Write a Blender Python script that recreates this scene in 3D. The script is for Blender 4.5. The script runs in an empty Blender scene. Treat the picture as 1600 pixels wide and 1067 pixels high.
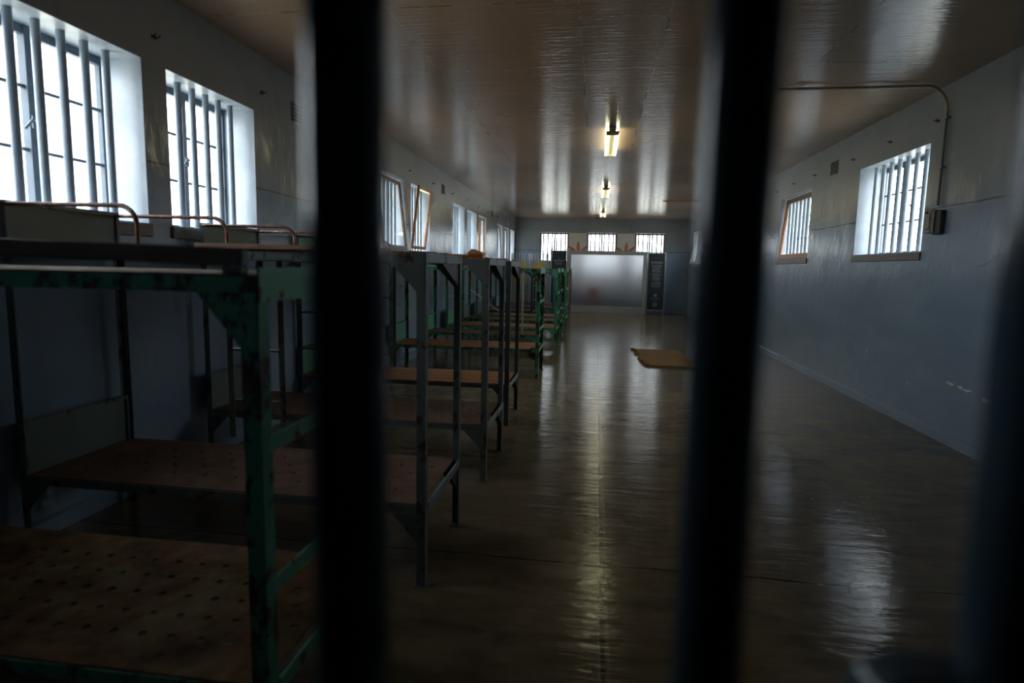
import bpy, bmesh, math, random
from mathutils import Vector, Matrix
random.seed(7)
S = bpy.context.scene
C = S.collection
PI = math.pi

# ------------------------------------------------------------------ camera
cam_d = bpy.data.cameras.new('camera'); cam = bpy.data.objects.new('camera', cam_d); C.objects.link(cam)
def unit(v): return Vector(v).normalized()
F_PX = 950.0
v_y = unit((932 - 800, 421 - 533.5, F_PX))
v_d = Vector((628 - 800, 8800 - 533.5, F_PX)); v_d = (v_d - v_d.dot(v_y) * v_y).normalized()
v_u = -v_d
v_r = v_y.cross(v_u)
if v_r.x < 0: v_r = -v_r
to_world = Matrix((v_r, v_y, v_u))            # camera axes (x right, y down, z forward) -> room axes
ax = to_world @ Vector((1, 0, 0)); ay = to_world @ Vector((0, -1, 0)); az = to_world @ Vector((0, 0, -1))
m = Matrix((ax, ay, az)).transposed().to_4x4(); m.translation = Vector((0, 0, 1.5))
cam.matrix_world = m
cam_d.sensor_width = 36; cam_d.lens = F_PX / 1600 * 36
cam_d.clip_start = 0.02; cam_d.clip_end = 200
cam_d.dof.use_dof = True; cam_d.dof.focus_distance = 8.5; cam_d.dof.aperture_fstop = 2.0
S.camera = cam

# ------------------------------------------------------------------ light
w = bpy.data.worlds.new('overcast_sky'); S.world = w; w.use_nodes = True
bg = w.node_tree.nodes['Background']; bg.inputs[0].default_value = (0.87, 0.94, 1.0, 1)
_wt = w.node_tree; _tc = _wt.nodes.new('ShaderNodeTexCoord'); _sx = _wt.nodes.new('ShaderNodeSeparateXYZ')   # overcast: horizon a third of the zenith
_mr = _wt.nodes.new('ShaderNodeMapRange'); _mr.inputs[1].default_value = 0; _mr.inputs[2].default_value = 1; _mr.inputs[3].default_value = 3.6; _mr.inputs[4].default_value = 10.5
_wt.links.new(_tc.outputs['Generated'], _sx.inputs[0]); _wt.links.new(_sx.outputs[2], _mr.inputs[0]); _wt.links.new(_mr.outputs[0], bg.inputs[1])
S.view_settings.view_transform = 'Standard'; S.view_settings.look = 'None'
S.view_settings.gamma = 1; S.view_settings.use_curve_mapping = False
S.view_settings.exposure = 0.88
cy = S.cycles
cy.max_bounces = 10; cy.diffuse_bounces = 6; cy.glossy_bounces = 4; cy.transmission_bounces = 6; cy.transparent_max_bounces = 12
cy.use_denoising = True
cy.caustics_reflective = False; cy.caustics_refractive = True

XL, XR, YN, YF, H = -2.93, 3.18, 0.45, 22.0, 3.27     # inner faces of the cell
ZB, ZT = 1.74, 2.79                                   # window opening
WL = [(1.26, 2.34), (2.63, 3.71), (3.93, 5.01), (6.72, 7.80), (8.10, 9.19), (9.45, 10.57),
      (12.30, 13.40), (13.67, 14.78), (15.03, 16.09), (17.90, 18.98), (19.25, 20.33), (20.60, 21.68)]
WR = [(6.60, 8.21), (9.92, 11.50), (13.30, 14.90), (16.60, 18.20), (19.60, 21.20)]
WF = [(-2.04, -1.02), (-0.36, 0.67), (1.31, 2.34)]
def portal(name, loc, rot, sx, sy):
    l = bpy.data.lights.new(name, 'AREA'); l.shape = 'RECTANGLE'; l.size = sx; l.size_y = sy
    l.cycles.is_portal = True
    o = bpy.data.objects.new(name, l); C.objects.link(o); o.location = loc; o.rotation_euler = rot
for a, b in WL: portal('daylight_opening', (XL - 0.40, (a + b) / 2, (ZB + ZT) / 2), (PI / 2, 0, -PI / 2), b - a, ZT - ZB)
for a, b in WR: portal('daylight_opening', (XR + 0.40, (a + b) / 2, (ZB + ZT) / 2), (PI / 2, 0, PI / 2), b - a, ZT - ZB)
for a, b in WF: portal('daylight_opening', ((a + b) / 2, YF + 0.40, (ZB + ZT) / 2), (PI / 2, 0, PI), b - a, ZT - ZB)

# ------------------------------------------------------------------ materials
class NT:
    def __init__(s, name):
        s.m = bpy.data.materials.new(name); s.m.use_nodes = True
        s.t = s.m.node_tree; s.n = s.t.nodes; s.b = s.n['Principled BSDF']; s.out = s.n['Material Output']
    def node(s, k, **kw):
        n = s.n.new(k)
        for a, v in kw.items(): setattr(n, a, v)
        return n
    def link(s, a, b): s.t.links.new(a, b)
    def coord(s, scale=(1, 1, 1), rnd=False):
        tc = s.node('ShaderNodeTexCoord'); mp = s.node('ShaderNodeMapping'); mp.inputs['Scale'].default_value = scale
        s.link(tc.outputs['Object'], mp.inputs['Vector'])
        if rnd:
            oi = s.node('ShaderNodeObjectInfo'); mu = s.node('ShaderNodeMath', operation='MULTIPLY'); mu.inputs[1].default_value = 37
            s.link(oi.outputs['Random'], mu.inputs[0]); s.link(mu.outputs[0], mp.inputs['Location'])
        return mp.outputs[0]
    def noise(s, vec, scale, detail=3, rough=.55, dist=0):
        n = s.node('ShaderNodeTexNoise'); n.inputs['Scale'].default_value = scale; n.inputs['Detail'].default_value = detail
        n.inputs['Roughness'].default_value = rough; n.inputs['Distortion'].default_value = dist
        s.link(vec, n.inputs['Vector']); return n.outputs['Fac']
    def ramp(s, fac, stops):
        r = s.node('ShaderNodeValToRGB'); e = r.color_ramp.elements
        while len(e) < len(stops): e.new(.5)
        for i, (p, c) in enumerate(stops):
            e[i].position = p; e[i].color = (*c, 1) if len(c) == 3 else c
        s.link(fac, r.inputs[0]); return r.outputs[0]
    def mix(s, fac, a, b):
        n = s.node('ShaderNodeMix', data_type='RGBA')
        for v, i in ((fac, 0), (a, 6), (b, 7)):
            if isinstance(v, (int, float)): n.inputs[i].default_value = v
            elif isinstance(v, tuple): n.inputs[i].default_value = (*v, 1)
            else: s.link(v, n.inputs[i])
        return n.outputs[2]
    def math(s, op, a, b=0.0, c=None):
        n = s.node('ShaderNodeMath', operation=op)
        for i, v in enumerate((a, b) if c is None else (a, b, c)):
            if isinstance(v, (int, float)): n.inputs[i].default_value = v
            else: s.link(v, n.inputs[i])
        return n.outputs[0]
    def bump(s, h, strength, dist=.01, prev=None):
        n = s.node('ShaderNodeBump'); n.inputs['Strength'].default_value = strength; n.inputs['Distance'].default_value = dist
        s.link(h, n.inputs['Height'])
        if prev is not None: s.link(prev, n.inputs['Normal'])
        return n.outputs[0]
    def set(s, col=None, rough=None, metal=None, normal=None, spec=None):
        for v, k in ((col, 'Base Color'), (rough, 'Roughness'), (metal, 'Metallic'), (normal, 'Normal'), (spec, 'Specular IOR Level')):
            if v is None: continue
            if isinstance(v, tuple): s.b.inputs[k].default_value = (*v, 1)
            elif isinstance(v, (int, float)): s.b.inputs[k].default_value = v
            else: s.link(v, s.b.inputs[k])
        return s.m
    def sep(s):
        tc = s.node('ShaderNodeTexCoord'); x = s.node('ShaderNodeSeparateXYZ'); s.link(tc.outputs['Object'], x.inputs[0]); return x.outputs
def plain(name, col, rough=.6, metal=0, nz=.0, scale=20):
    t = NT(name)
    if nz:
        f = t.noise(t.coord(), scale, 4); lo = tuple(c * (1 - nz) for c in col); hi = tuple(min(1, c * (1 + nz)) for c in col)
        return t.set(t.ramp(f, [(.3, lo), (.7, hi)]), rough, metal)
    return t.set(col, rough, metal)
def line(t, v, at, half):     # 1 on a thin line where v is near one of `at`
    out = None
    for a in at:
        d = t.math('ABSOLUTE', t.math('SUBTRACT', v, a)); k = t.math('LESS_THAN', d, half)
        out = k if out is None else t.math('MAXIMUM', out, k)
    return out

def wall_mat(name):
    t = NT(name); x = t.sep(); zz = x[2]
    big = t.noise(t.coord((.6, .6, 1.5)), 1.6, 4)
    lower = t.ramp(big, [(.3, (.215, .290, .385)), (.7, (.262, .345, .445))])
    upper = t.ramp(big, [(.3, (.232, .258, .280)), (.7, (.280, .305, .325))])
    wob = t.math('MULTIPLY', t.math('SUBTRACT', t.noise(t.coord((.6, .6, .6)), 2.0, 3), .5), .05)
    zw = t.math('ADD', zz, wob)
    k = t.node('ShaderNodeMapRange', interpolation_type='SMOOTHSTEP'); k.inputs[1].default_value = 2.02; k.inputs[2].default_value = 2.42
    drip = t.noise(t.coord((5, 5, .7)), 3, 3)
    t.link(t.math('ADD', zz, t.math('MULTIPLY', drip, .35)), k.inputs[0]); k.inputs[1].default_value = 2.15; k.inputs[2].default_value = 2.55
    col = t.mix(k.outputs[0], lower, upper)
    chips = t.ramp(t.noise(t.coord((1, 1, 2)), 9, 5, .7), [(.80, (0, 0, 0)), (.815, (1, 1, 1))])
    col = t.mix(t.math('MULTIPLY', chips, .35), col, (.42, .43, .42))
    ln = line(t, zw, [2.14], .008)
    col = t.mix(t.math('MULTIPLY', ln, .85), col, (.04, .045, .05))
    h = t.noise(t.coord((1, 1, .5)), 14, 4); h2 = t.noise(t.coord((1, 1, .6)), 2.2, 2)
    n = t.bump(h, .35, .012); n = t.bump(h2, .4, .04, n); n = t.bump(ln, -.8, .01, n)
    return t.set(col, t.math('ADD', t.math('MULTIPLY', big, .18), .13), 0, n)
M = {}
M['wall'] = wall_mat('blue_grey_enamel_paint')
def reveal_mat():
    t = NT('pale_reveal_paint'); f = t.noise(t.coord((1, 1, 1)), 6, 4)
    return t.set(t.ramp(f, [(.3, (.36, .41, .47)), (.7, (.46, .51, .57))]), .35, 0, t.bump(f, .3, .01))
M['reveal'] = reveal_mat()
def ceiling_mat():
    t = NT('brown_gloss_ceiling_board'); x = t.sep()
    f = t.noise(t.coord((.5, .3, 1)), 2, 4)
    col = t.ramp(f, [(.3, (.34, .232, .148)), (.7, (.43, .302, .200))])
    wx = t.math('ADD', x[0], t.math('MULTIPLY', t.math('SUBTRACT', t.noise(t.coord((1, 1, 1)), 1.5, 4), .5), .05))
    wy = t.math('ADD', x[1], t.math('MULTIPLY', t.math('SUBTRACT', t.noise(t.coord((1, 1, 1)), 1.5, 4), .5), .05))
    sx = line(t, wx, [-1.50, -.18, .44, 1.79], .006)
    sy = line(t, wy, [2.9, 4.3, 5.68, 7.08, 9.9, 12.7, 15.5, 18.3], .006)
    gap = t.math('GREATER_THAN', t.noise(t.coord((1, 1, 1)), 4.3, 3), .46)
    sm = t.math('MAXIMUM', sx, t.math('MULTIPLY', sy, gap))
    shade = t.noise(t.coord((1, 1, 1)), 3, 2)
    col = t.mix(t.math('MULTIPLY', sm, .75), col, t.ramp(shade, [(.47, (.05, .035, .025)), (.53, (.42, .36, .28))]))
    a = t.noise(t.coord((.35, 9, 1)), 2.2, 4, .6); b = t.noise(t.coord((1.4, 5, 1)), 7, 3)
    n = t.bump(a, .6, .007); n = t.bump(b, .8, .004, n); n = t.bump(sm, .5, .006, n)
    return t.set(col, .17, 0, n, .5)
M['ceiling'] = ceiling_mat()
def floor_mat():
    t = NT('polished_concrete'); x = t.sep()
    f = t.noise(t.coord((.8, 1.1, 1)), 1.4, 6, .62, .6)
    f2 = t.noise(t.coord((1, 2.6, 1)), 4.2, 5, .6, .4)
    col = t.ramp(f, [(.30, (.055, .043, .027)), (.50, (.140, .108, .066)), (.70, (.220, .170, .105))])
    col = t.mix(.4, col, t.ramp(f2, [(.35, (.070, .058, .040)), (.65, (.220, .165, .10))]))
    wx = t.math('ADD', x[0], t.math('MULTIPLY', t.math('SUBTRACT', t.noise(t.coord(), 2, 3), .5), .012))
    wy = t.math('ADD', x[1], t.math('MULTIPLY', t.math('SUBTRACT', t.noise(t.coord(), 1.2, 4), .5), .09))
    sx = line(t, wx, [.078], .008); sy = line(t, wy, [2.99, 5.85, 7.95, 10.2, 12.6, 15.2, 18.0], .008)
    sm = t.math('MAXIMUM', sx, sy)
    edge = line(t, wx, [.062, .100], .004)
    col = t.mix(t.math('MULTIPLY', sm, .9), col, (.016, .013, .010))
    col = t.mix(t.math('MULTIPLY', edge, .35), col, (.26, .23, .18))
    a = t.noise(t.coord((.7, 4.5, 1)), 2.0, 4, .55); b = t.noise(t.coord((1, 3, 1)), 9, 3)
    n = t.bump(a, .6, .008); n = t.bump(b, .5, .004, n)
    r = t.math('ADD', t.math('MULTIPLY', f2, .26), .03)
    return t.set(col, r, 0, n, .20)
M['floor'] = floor_mat()
def paint(name, c1, c2, rust, dark=(.015, .012, .010), amount=.5, rough=.45):
    t = NT(name); v = t.coord((1, 1, .6), True)
    f = t.noise(v, 12, 6, .68); g = t.noise(v, 30, 4, .6); h = t.noise(v, 4, 3)
    base = t.mix(h, c1, c2)
    k = t.ramp(f, [(amount, (0, 0, 0)), (amount + .05, (1, 1, 1))])
    worn = t.ramp(g, [(.42, dark), (.62, rust)])
    col = t.mix(k, base, worn)
    return t.set(col, rough, .15, t.bump(f, .4, .004))
M['green'] = paint('chipped_green_paint', (.035, .22, .125), (.075, .35, .21), (.085, .035, .016), amount=.495)
M['lightgreen'] = paint('chipped_light_green_paint', (.085, .32, .19), (.14, .40, .26), (.12, .055, .03), amount=.555)
M['grey'] = paint('worn_grey_paint', (.10, .115, .108), (.18, .20, .19), (.12, .07, .04), amount=.55)
M['palegrey'] = paint('worn_pale_grey_paint', (.30, .35, .37), (.22, .27, .28), (.16, .10, .07), amount=.575)
M['darkgrey'] = paint('worn_dark_grey_paint', (.045, .055, .055), (.08, .09, .09), (.08, .04, .025), amount=.60)
M['navy'] = paint('dark_blue_paint', (.012, .022, .035), (.02, .04, .06), (.05, .02, .015), amount=.68)
M['teal'] = paint('teal_blue_paint', (.03, .16, .22), (.05, .2, .26), (.05, .03, .02), amount=.68)
M['redbrown'] = paint('red_oxide_primer', (.22, .10, .07), (.30, .19, .15), (.10, .04, .025), amount=.6)
M['panel'] = paint('pale_green_sheet_paint', (.11, .145, .12), (.15, .19, .16), (.11, .09, .06), amount=.70, rough=.5)
M['greenpanel'] = paint('bright_green_sheet_paint', (.09, .32, .19), (.13, .38, .24), (.08, .12, .07), amount=.70, rough=.5)
def rusttube():
    t = NT('rusty_tube_paint'); v = t.coord((1, 1, 1), True); f = t.noise(v, 14, 5, .6)
    return t.set(t.ramp(f, [(.40, (.10, .04, .02)), (.55, (.20, .085, .045)), (.66, (.42, .33, .27))]), .45, .3, t.bump(f, .3, .003))
M['tube'] = rusttube()
def deck(name, a, b, c, mark=(.45, .40, .34)):
    t = NT(name); v = t.coord((1, 1, 1), True)
    f = t.noise(v, 3.2, 6, .65, .5); g = t.noise(v, 13, 5, .6)
    col = t.ramp(f, [(.36, a), (.50, b), (.62, c)])
    col = t.mix(.35, col, t.ramp(g, [(.35, a), (.7, c)]))
    sc = t.ramp(t.noise(t.coord((3, 14, 1), True), 5, 4, .6), [(.74, (0, 0, 0)), (.77, (1, 1, 1))])
    col = t.mix(t.math('MULTIPLY', sc, .6), col, mark)
    return t.set(col, .68, 0, t.bump(g, .25, .003), .12)
M['deck_rust'] = deck('rust_mottled_plate', (.06, .024, .010), (.22, .095, .030), (.25, .21, .10))
M['deck_brown'] = deck('dull_brown_hardboard', (.105, .060, .040), (.165, .098, .068), (.215, .135, .098), (.6, .58, .54))
M['deck_orange'] = deck('orange_brown_hardboard', (.20, .085, .035), (.30, .140, .058), (.37, .190, .088))
def wood(name, a, b, scale=(2, 2, 2)):
    t = NT(name); f = t.noise(t.coord(scale, True), 8, 4, .6, .6)
    return t.set(t.ramp(f, [(.3, a), (.7, b)]), .4, 0, t.bump(f, .3, .003))
M['varnish'] = wood('orange_varnished_wood', (.30, .10, .022), (.70, .29, .075))
M['brownwood'] = wood('weathered_brown_wood', (.10, .050, .028), (.22, .125, .075))
M['plank'] = wood('pinkish_raw_plank', (.32, .17, .11), (.46, .27, .19), (1, 12, 12))
M['darkplank'] = wood('dark_stained_rail', (.055, .030, .020), (.12, .07, .05), (1, 12, 12))
M['sill'] = wood('brown_stone_sill', (.10, .085, .070), (.20, .165, .135), (3, 3, 3))
M['barpaint'] = plain('grey_blue_bar_paint', (.30, .36, .42), .35, 0, .12, 12)
M['steel'] = plain('blue_grey_window_steel', (.085, .115, .15), .45, 0, .15)
M['redframe'] = plain('dark_red_frame_paint', (.12, .035, .022), .45, 0, .3, 14)
M['gate'] = plain('dark_blue_gate_enamel', (.040, .068, .092), .16, 0, .25, 10)
M['hook'] = plain('dark_iron', (.03, .028, .025), .6, .4, .3)
M['vent'] = plain('vent_grey_paint', (.20, .215, .215), .5, 0, .1)
M['black'] = plain('painted_hole_shade', (.006, .006, .006), .9)  # near-black colour for the shade inside vent holes
M['conduit'] = plain('painted_conduit', (.20, .205, .20), .4, 0, .15)
M['conduit_brown'] = plain('brown_painted_conduit', (.34, .28, .20), .35, 0, .15)
M['box'] = plain('aged_taupe_metal', (.27, .245, .22), .5, .1, .35, 18)
M['boxdark'] = plain('dark_taupe_metal', (.045, .042, .038), .5, .2, .3)
M['red'] = plain('red_plastic', (.50, .05, .045), .4)
M['cream'] = plain('cream_board', (.62, .60, .53), .6, 0, .05)
M['feather'] = plain('orange_brown_paint', (.50, .19, .09), .6, 0, .35, 30)
M['outline'] = plain('dark_outline_paint', (.13, .06, .04), .7)
M['slate'] = plain('slate_panel', (.030, .040, .048), .5, 0, .06)
M['alu'] = plain('brushed_aluminium', (.42, .44, .45), .35, .7, .06)
M['frame_grey'] = plain('light_grey_frame', (.36, .37, .36), .5, 0, .06)
M['ink'] = plain('pale_print', (.42, .45, .47), .6)
M['blueink'] = plain('light_blue_print', (.10, .36, .60), .5)
M['ply'] = plain('pale_olive_board', (.33, .36, .27), .55, 0, .10, 5)
M['ochre'] = plain('ochre_square_paint', (.62, .33, .05), .55, 0, .1)
M['greygreen'] = plain('grey_green_board', (.26, .31, .26), .55, 0, .08)
M['wire'] = plain('pale_cord', (.40, .38, .32), .6)
M['cable'] = plain('black_rubber', (.012, .014, .013), .5)
M['bone'] = plain('off_white_bar', (.42, .37, .30), .5, 0, .2, 14)
M['housing'] = plain('yellowed_lamp_housing', (.30, .28, .21), .5, 0, .15)
M['outground'] = plain('sandy_ground', (.42, .40, .34), .9, 0, .1)
M['skirt'] = M['wall']
def mat_fibre():
    t = NT('woven_brown_fibre'); a = t.noise(t.coord((3, 60, 1)), 4, 3); f = t.noise(t.coord((1, 2, 1)), 5, 4)
    col = t.mix(.5, t.ramp(a, [(.35, (.07, .038, .012)), (.65, (.34, .19, .062))]), t.ramp(f, [(.3, (.12, .062, .020)), (.7, (.33, .18, .06))]))
    hole = t.ramp(t.noise(t.coord((3, 6, 1)), 3, 2), [(.70, (0, 0, 0)), (.73, (1, 1, 1))])
    col = t.mix(hole, col, (.03, .018, .01))
    return t.set(col, .9, 0, t.bump(a, .8, .01))
M['fibre'] = mat_fibre()
def emis(name, col, s):
    t = NT(name); t.set(col, .4); t.b.inputs['Emission Color'].default_value = (*col, 1); t.b.inputs['Emission Strength'].default_value = s; return t.m
M['tubeglow'] = emis('lit_fluorescent_tube', (1.0, .94, .58), 7.5)
def pane_mat():
    t = NT('window_glass'); tr = t.node('ShaderNodeBsdfTransparent'); tr.inputs[0].default_value = (.97, .98, .98, 1)
    gl = t.node('ShaderNodeBsdfGlossy'); gl.inputs['Roughness'].default_value = .05
    mx = t.node('ShaderNodeMixShader'); mx.inputs[0].default_value = .06
    t.link(tr.outputs[0], mx.inputs[1]); t.link(gl.outputs[0], mx.inputs[2]); t.link(mx.outputs[0], t.out.inputs[0]); return t.m
M['pane'] = pane_mat()
def frosted():
    t = NT('frosted_glass'); tl = t.node('ShaderNodeBsdfTranslucent'); tl.inputs[0].default_value = (.95, .97, 1.0, 1)
    df = t.node('ShaderNodeBsdfDiffuse'); df.inputs[0].default_value = (.12, .13, .15, 1)
    gl = t.node('ShaderNodeBsdfGlossy'); gl.inputs['Roughness'].default_value = .35; gl.inputs[0].default_value = (.8, .8, .8, 1)
    m1 = t.node('ShaderNodeMixShader'); m1.inputs[0].default_value = .22
    m2 = t.node('ShaderNodeMixShader'); m2.inputs[0].default_value = .08
    t.link(tl.outputs[0], m1.inputs[1]); t.link(df.outputs[0], m1.inputs[2]); t.link(m1.outputs[0], m2.inputs[1]); t.link(gl.outputs[0], m2.inputs[2])
    t.link(m2.outputs[0], t.out.inputs[0]); return t.m
M['frost'] = frosted()
def acrylic():
    t = NT('clear_acrylic'); tr = t.node('ShaderNodeBsdfTransparent'); tr.inputs[0].default_value = (.80, .86, .92, 1)
    gl = t.node('ShaderNodeBsdfGlossy'); gl.inputs['Roughness'].default_value = .08
    mx = t.node('ShaderNodeMixShader'); mx.inputs[0].default_value = .12
    t.link(tr.outputs[0], mx.inputs[1]); t.link(gl.outputs[0], mx.inputs[2]); t.link(mx.outputs[0], t.out.inputs[0]); return t.m
M['acrylic'] = acrylic()

# ------------------------------------------------------------------ mesh helpers
class MB:
    def __init__(s): s.v = []; s.f = []
    def add(s, vs, fs):
        o = len(s.v); s.v += [tuple(v) for v in vs]; s.f += [tuple(i + o for i in f) for f in fs]; return s
    def box(s, x0, x1, y0, y1, z0, z1):
        if x0 > x1: x0, x1 = x1, x0
        if y0 > y1: y0, y1 = y1, y0
        if z0 > z1: z0, z1 = z1, z0
        v = [(x, y, z) for x in (x0, x1) for y in (y0, y1) for z in (z0, z1)]
        return s.add(v, [(0, 1, 3, 2), (4, 6, 7, 5), (0, 4, 5, 1), (2, 3, 7, 6), (0, 2, 6, 4), (1, 5, 7, 3)])
    def prism(s, pts, d):            # closed polygon of 3-D points, pushed along d
        n = len(pts); d = Vector(d); p = [Vector(q) for q in pts]
        return s.add(p + [q + d for q in p], [tuple(range(n))[::-1], tuple(range(n, 2 * n))] + [(i, (i + 1) % n, n + (i + 1) % n, n + i) for i in range(n)])
    def beam(s, a, b, w, h, up=(0, 0, 1)):   # rectangular bar between two points
        a, b = Vector(a), Vector(b); d = (b - a).normalized(); u = Vector(up)
        r = d.cross(u).normalized(); u = r.cross(d).normalized()
        q = [a + r * (w / 2 * i) + u * (h / 2 * j) for i, j in ((-1, -1), (1, -1), (1, 1), (-1, 1))]
        return s.prism(q, b - a)
    def tube(s, path, r, n=10, cap=True):
        p = [Vector(q) for q in path]; rings = []; prev = None
        for i, q in enumerate(p):
            d = ((p[i + 1] if i + 1 < len(p) else q) - (p[i - 1] if i else q)).normalized()
            if prev is None:
                u = d.orthogonal().normalized()
            else:
                u = (prev - prev.dot(d) * d).normalized()
            prev = u; k = d.cross(u)
            rings.append([q + (u * math.cos(2 * PI * j / n) + k * math.sin(2 * PI * j / n)) * r for j in range(n)])
        v = [q for R in rings for q in R]; f = []
        for i in range(len(p) - 1):
            for j in range(n):
                f.append((i * n + j, i * n + (j + 1) % n, (i + 1) * n + (j + 1) % n, (i + 1) * n + j))
        if cap: f += [tuple(range(n))[::-1], tuple((len(p) - 1) * n + j for j in range(n))]
        return s.add(v, f)
    def mesh(s, name, mat, smooth=False, bevel=0):
        me = bpy.data.meshes.new(name); me.from_pydata(s.v, [], s.f); me.update()
        b = bmesh.new(); b.from_mesh(me); bmesh.ops.recalc_face_normals(b, faces=b.faces)
        if bevel: bmesh.ops.bevel(b, geom=list(b.edges), offset=bevel, segments=1, affect='EDGES', clamp_overlap=True)
        b.to_mesh(me); b.free()
        me.materials.append(M[mat] if isinstance(mat, str) else mat)
        if smooth:
            for p in me.polygons: p.use_smooth = True
            try: me.set_sharp_from_angle(angle=.7)
            except Exception: pass
        return me
    def build(s, name, mat, parent=None, smooth=False, bevel=0):
        return link(name, s.mesh(name, mat, smooth, bevel), parent)
def link(name, me, parent=None, loc=None):
    o = bpy.data.objects.new(name, me); C.objects.link(o); o.parent = parent
    if loc: o.location = loc
    return o
def tag(o, label=None, cat=None, group=None, kind=None):
    if label: o['label'] = label
    if cat: o['category'] = cat
    if group: o['group'] = group
    if kind: o['kind'] = kind
    return o
def thing(name, label, cat, loc=(0, 0, 0), rz=0, group=None):
    o = bpy.data.objects.new(name, None); C.objects.link(o); o.location = loc; o.rotation_euler = (0, 0, rz)
    o.empty_display_size = .2
    return tag(o, label, cat, group)
def thing_part(name, parent):
    o = bpy.data.objects.new(name, None); C.objects.link(o); o.parent = parent; return o
def struct_empty(name, loc=(0, 0, 0)):
    o = bpy.data.objects.new(name, None); C.objects.link(o); o.location = loc; return tag(o, kind='structure')
def struct(name, mb, mat, **k): return tag(mb.build(name, mat, **k), kind='structure')

def wall_cells(axis, f0, f1, us, zs, holes):
    """solid wall slab (faces f0..f1 on the axis) with rectangular holes; inner cell faces are not built"""
    us = sorted(set(us)); zs = sorted(set(zs)); b = MB(); solid = {}
    for i in range(len(us) - 1):
        for j in range(len(zs) - 1):
            um, zm = (us[i] + us[i + 1]) / 2, (zs[j] + zs[j + 1]) / 2
            solid[i, j] = not any(h[0] < um < h[1] and h[2] < zm < h[3] for h in holes)
    def P(f, u, z): return (f, u, z) if axis == 'x' else (u, f, z)
    for (i, j), s_ in solid.items():
        if not s_: continue
        u0, u1, z0, z1 = us[i], us[i + 1], zs[j], zs[j + 1]
        for f in (f0, f1): b.add([P(f, u0, z0), P(f, u1, z0), P(f, u1, z1), P(f, u0, z1)], [(0, 1, 2, 3)])
        for (di, dj), (a, c) in {(-1, 0): ((u0, z0), (u0, z1)), (1, 0): ((u1, z0), (u1, z1)), (0, -1): ((u0, z0), (u1, z0)), (0, 1): ((u0, z1), (u1, z1))}.items():
            if not solid.get((i + di, j + dj), False):
                b.add([P(f0, *a), P(f0, *c), P(f1, *c), P(f1, *a)], [(0, 1, 2, 3)])
    return b
def weld(o):
    b = bmesh.new(); b.from_mesh(o.data); bmesh.ops.remove_doubles(b, verts=b.verts, dist=1e-5)
    bmesh.ops.recalc_face_normals(b, faces=b.faces); b.to_mesh(o.data); b.free()

# ------------------------------------------------------------------ room shell
struct('floor', MB().box(XL - .4, XR + .4, -3.0, YF + .4, -.1, 0), 'floor')
struct('ceiling', MB().box(XL - .4, XR + .4, -3.0, YF + .4, H, H + .1), 'ceiling')
T = .40
def mk_wall(name, axis, f0, f1, u0, u1, wins):
    holes = [(a, b, ZB, ZT) for a, b in wins]
    o = struct(name, wall_cells(axis, f0, f1, [u0, u1] + [q for h in wins for q in h], [0, ZB, ZT, H], holes), 'wall')
    weld(o); return o
mk_wall('wall_left', 'x', XL, XL - T, YN, YF, WL)
wr_ = mk_wall('wall_right', 'x', XR, XR + T, YN, YF, WR)
mk_wall('wall_back', 'y', YF, YF + T, XL - T, XR + T, WF)
o = struct('wall_front', wall_cells('y', YN, YN - .22, [XL - T, -1.0, 1.0, XR + T], [0, 2.5, H], [(-1.0, 1.0, 0, 2.5)]), 'wall'); weld(o)
# the passage the camera stands in
struct('wall_passage', MB().box(XL - T, XR + T, -2.6, -2.5, 0, H).box(XL - T, XL - T + .1, -2.5, YN - .22, 0, H).box(XR + T - .1, XR + T, -2.5, YN - .22, 0, H), 'wall')
struct('ground', MB().box(-40, XL - .45, -20, 50, -.5, -.3).box(XR + .45, 40, -20, 50, -.5, -.3).box(XL - .45, XR + .45, YF + .45, 50, -.5, -.3), 'outground')
struct('baseboard_right', MB().prism([(XR, YN, 0), (XR - .022, YN, 0), (XR - .022, YN, .085), (XR - .012, YN, .095), (XR, YN, .10)], (0, YF - YN, 0)), 'wall')
struct('baseboard_left', MB().prism([(XL, YN, 0), (XL + .022, YN, 0), (XL + .022, YN, .085), (XL + .012, YN, .095), (XL, YN, .10)], (0, YF - YN, 0)), 'wall')
def crackline(pts, r=.004):
    b = MB()
    for p, q in zip(pts, pts[1:]):
        p, q = Vector(p), Vector(q); m_ = [p]
        for k in range(1, 5): m_.append(p.lerp(q, k / 5) + Vector((0, random.uniform(-.012, .012), random.uniform(-.012, .012))))
        m_.append(q)
        b.tube(m_, r * .6, 5)
    return b
cr = crackline([(XR, 5.12, 2.02), (XR, 5.26, 1.94), (XR, 5.36, 1.80), (XR, 5.40, 1.69), (XR, 5.50, 1.63), (XR, 5.66, 1.58)])
cr = cr.add(*((lambda q: (q.v, q.f))(crackline([(XR, 5.40, 1.69), (XR, 5.26, 1.66), (XR, 5.12, 1.66)]))))
cr.build('crack', 'boxdark', wr_)
# worn patches of bare plaster on the right wall
pb = MB()
for (y, z, s) in ((5.9, .55, .02), (5.84, .545, .03), (5.7, .54, .028), (5.62, .53, .03), (5.56, .54, .014), (6.6, .42, .012), (7.6, .62, .012), (5.35, .50, .035), (5.28, .51, .02)):
    n = 9; pb.prism([(XR - .0015, y + s * 1.6 * math.cos(2 * PI * k / n) * random.uniform(.6, 1.2), z + s * .45 * math.sin(2 * PI * k / n) * random.uniform(.6, 1.3)) for k in range(n)], (.0015, 0, 0))
pb.build('bare_plaster_patch', 'cream', wr_)

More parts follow.
